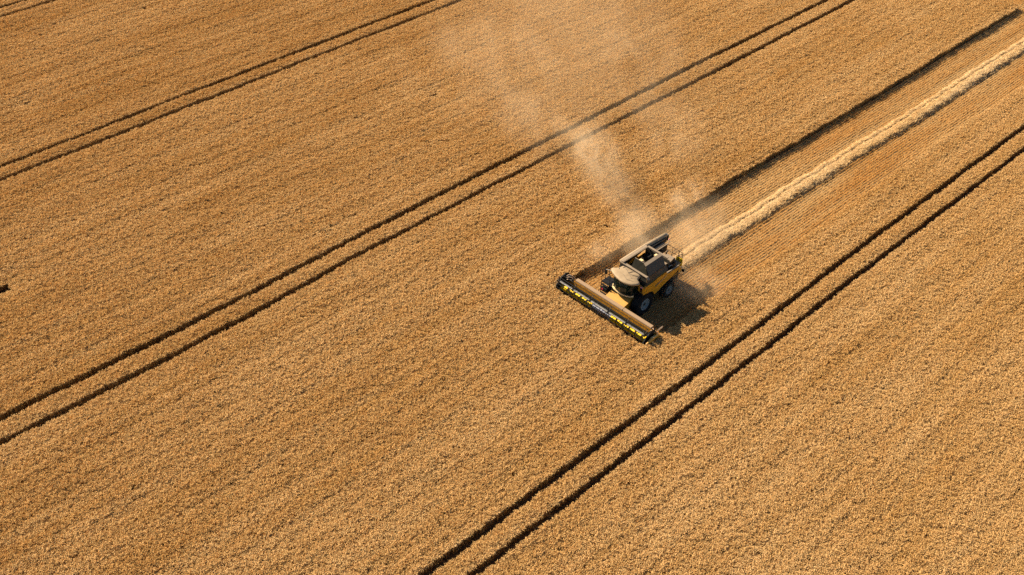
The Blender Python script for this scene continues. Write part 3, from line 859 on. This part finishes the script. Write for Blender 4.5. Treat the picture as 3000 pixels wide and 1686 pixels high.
# unloading auger folded back
ua = MB(); ua.tube([(-0.35,-1.32,3.16),(-3.0,-1.30,3.22),(-5.40,-1.18,3.22)], 0.20, 16)
uo = ua.build('unloading_auger', m_roof, H, smooth=True)
b = MB(); b.tube([(-5.40,-1.18,3.22),(-5.50,-1.16,3.10),(-5.52,-1.15,2.80)], [0.215,0.22,0.18], 12); b.build('spout', m_black, uo)
b = MB(); b.box(-5.2,-3.1,-1.08,-0.86,2.85,3.24); b.build('auger_cradle', m_black, uo)
for xx in (-3.1,-4.3): 
    b = MB(); b.tube([(xx-.04,-1.26,3.22),(xx+.04,-1.26,3.22)],0.215,16); b.build('clamp', m_lip, uo)
# tail hood, chopper and spreaders
b = MB(); b.prism([(-3.7,2.05),(-4.55,1.98),(-4.95,1.75),(-5.0,1.25),(-3.7,1.15)], 'y', -0.95, 1.05); b.build('tail_hood', m_yel, H)
b = MB(); b.box(-4.85,-3.8,-0.85,0.95,0.62,1.22,.04); b.build('straw_chopper', m_black, H)
# rear service platform, rail, ladder
b = MB(); b.box(-4.85,-4.0,-0.75,1.05,2.02,2.06); rp = b.build('service_platform', m_beam, H)
b = MB()
b.tube([(-4.20,-0.75,3.0),(-4.85,-0.62,3.0),(-4.85,0.92,3.0),(-4.80,1.02,2.9),(-4.80,1.02,2.1)], 0.022, 6)
b.tube([(-4.85,-0.6,2.52),(-4.85,0.9,2.52),(-4.35,1.05,2.5)], 0.018, 6)
for yy in (-0.62, 0.05, 0.70): b.tube([(-4.85,yy,2.06),(-4.85,yy,3.0)], 0.020, 6)
b.tube([(-4.35,1.05,2.06),(-4.35,1.05,3.0),(-4.80,1.02,2.95)], 0.020, 6)
b.tube([(-4.98,0.55,2.1),(-5.02,0.55,2.85),(-4.98,0.98,2.85),(-4.98,0.98,1.2)], 0.018, 6)
b.build('railing', m_black, rp)
b = MB()
b.tube([(-5.02,0.60,1.0),(-5.02,0.60,2.5)], 0.022, 6); b.tube([(-5.02,0.95,1.0),(-5.02,0.95,2.5)], 0.022, 6)
for k in range(6): b.tube([(-5.02,0.60,1.05+0.25*k),(-5.02,0.95,1.05+0.25*k)], 0.018, 5)
b.build('ladder', m_black, rp)
b = MB(); b.box(-4.98,-4.55,0.55,1.05,1.98,2.03); b.prism([(0.45,1.3),(1.05,1.3),(1.05,2.35),(0.45,2.35)],'x',-4.96,-4.90); b.build('rear_guard', m_yel_b, H)
b = MB(); b.tube([(-3.9,1.30,2.3),(-4.4,1.45,2.15),(-4.66,1.40,1.75)], 0.018, 6); am = b.build('lamp_arm', m_tube, H)
b = MB(); b.tube([(-4.64,1.40,1.62),(-4.72,1.40,1.62)], 0.13, 14); b.build('tail_lamp', m_black, am)
b = MB(); b.tube([(-4.72,1.40,1.62),(-4.74,1.40,1.62)], 0.09, 14); b.build('lens', m_red, am)

# ------------------------------------------------------------------ dust
def dust_mat(name, dens, nscale, lo, hi):
    m = bpy.data.materials.new(name); m.use_nodes = True
    nt = m.node_tree; nt.nodes.remove(nt.nodes['Principled BSDF'])
    pv = N(nt, 'ShaderNodeVolumePrincipled')
    pv.inputs['Color'].default_value = (0.97, 0.79, 0.53, 1)
    pv.inputs['Anisotropy'].default_value = 0.1
    tc = N(nt, 'ShaderNodeTexCoord')
    ln = N(nt, 'ShaderNodeVectorMath', operation='LENGTH')
    nt.links.new(tc.outputs['Object'], ln.inputs[0])
    fo = N(nt, 'ShaderNodeMapRange', interpolation_type='SMOOTHSTEP')
    fo.inputs[1].default_value = 1.0; fo.inputs[2].default_value = 0.1
    nt.links.new(ln.outputs['Value'], fo.inputs[0])
    geo = N(nt, 'ShaderNodeNewGeometry')
    mr0 = N(nt, 'ShaderNodeMapping'); mr0.inputs['Rotation'].default_value = (0, 0, R(-62))
    nt.links.new(geo.outputs['Position'], mr0.inputs[0])
    mp = N(nt, 'ShaderNodeMapping'); mp.inputs['Scale'].default_value = (nscale*0.55, nscale*1.5, nscale*1.1)
    nt.links.new(mr0.outputs[0], mp.inputs[0])
    nz = N(nt, 'ShaderNodeTexNoise'); nz.inputs['Scale'].default_value = 1.0; nz.inputs['Detail'].default_value = 4; nz.inputs['Roughness'].default_value = 0.6; nz.inputs['Distortion'].default_value = 1.2
    nt.links.new(mp.outputs[0], nz.inputs['Vector'])
    mr = N(nt, 'ShaderNodeMapRange', interpolation_type='SMOOTHSTEP'); mr.inputs[1].default_value = lo; mr.inputs[2].default_value = hi
    nt.links.new(nz.outputs['Fac'], mr.inputs[0])
    m1 = N(nt, 'ShaderNodeMath', operation='MULTIPLY'); m2 = N(nt, 'ShaderNodeMath', operation='MULTIPLY')
    nt.links.new(fo.outputs[0], m1.inputs[0]); nt.links.new(mr.outputs[0], m1.inputs[1])
    nt.links.new(m1.outputs[0], m2.inputs[0]); m2.inputs[1].default_value = dens
    nt.links.new(m2.outputs[0], pv.inputs['Density'])
    nt.links.new(pv.outputs[0], nt.nodes['Material Output'].inputs['Volume'])
    return m
DC = bpy.data.objects.new('dust_cloud', None); COL.objects.link(DC)
props(DC, 'pale drifting dust plume rising behind the harvester over the wheat', 'dust', kind='stuff')
_us = MB()
_ring = 16; _st = 10
vs = [(0,0,-1.0)]
for i in range(1, _st):
    ph = -math.pi/2 + math.pi*i/_st
    for k in range(_ring):
        a = 2*math.pi*k/_ring; vs.append((math.cos(ph)*math.cos(a), math.cos(ph)*math.sin(a), math.sin(ph)))
vs.append((0,0,1.0)); fs = []
for k in range(_ring):
    fs.append((0, 1+(k+1) % _ring, 1+k)); l = 1+(_st-2)*_ring; fs.append((len(vs)-1, l+k, l+(k+1) % _ring))
    for i in range(_st-2):
        o_ = 1+i*_ring; fs.append((o_+k, o_+(k+1) % _ring, o_+_ring+(k+1) % _ring, o_+_ring+k))
def puff(c, r, yaw, dens, nscale=0.35, lo=0.40, hi=0.66):
    b = MB(); b.add(vs, fs)
    o = b.build('dust_puff', dust_mat('dust', dens, nscale, lo, hi), DC)
    o.location = c; o.scale = r; o.rotation_euler = (0, 0, R(yaw))
# (centre), (radii), heading, density, noise scale
puff((6.0, 4.2, 1.7), (4.8, 2.8, 1.7), 40, 0.36, 0.45, .25, .75)      # beside the tail, over the cut edge
puff((9.5, 1.6, 1.2), (7.5, 3.4, 1.4), 15, 0.30, 0.5, .15, .80)       # behind the tail over the straw
puff((4.6, -2.6, 0.9), (3.8, 3.0, 1.1), -35, 0.44, 0.6, .25, .75)     # low by the rear wheel
puff((2.2, 4.8, 1.3), (3.6, 1.7, 1.2), 10, 0.24, 0.6, .30, .70)       # over the cut edge beside the tank
puff((13.0, 5.0, 1.4), (4.6, 1.7, 1.3), 12, 0.38, 0.5, .38, .68)      # over the cut edge further back
puff((8.5, 9.2, 2.3), (5.6, 2.8, 2.2), 70, 0.16, 0.50, .34, .68)
puff((10.8, 13.6, 2.8), (5.4, 3.0, 2.4), 62, 0.30, 0.42, .38, .66)
puff((11.0, 18.5, 3.2), (8.5, 7.0, 3.2), 85, 0.075, 0.26, .38, .72)
puff((14.5, 28.5, 4.0), (14.0, 13.0, 4.0), 75, 0.045, 0.16, .34, .72)
puff((18.5, 11.5, 2.8), (8.5, 5.0, 2.8), 40, 0.090, 0.32, .40, .72)
puff((25.0, 20.5, 3.8), (14.0, 9.0, 4.0), 50, 0.055, 0.18, .36, .74)
puff((31.0, 36.0, 4.5), (22., 17., 4.5), 58, 0.030, 0.12, .30, .74)
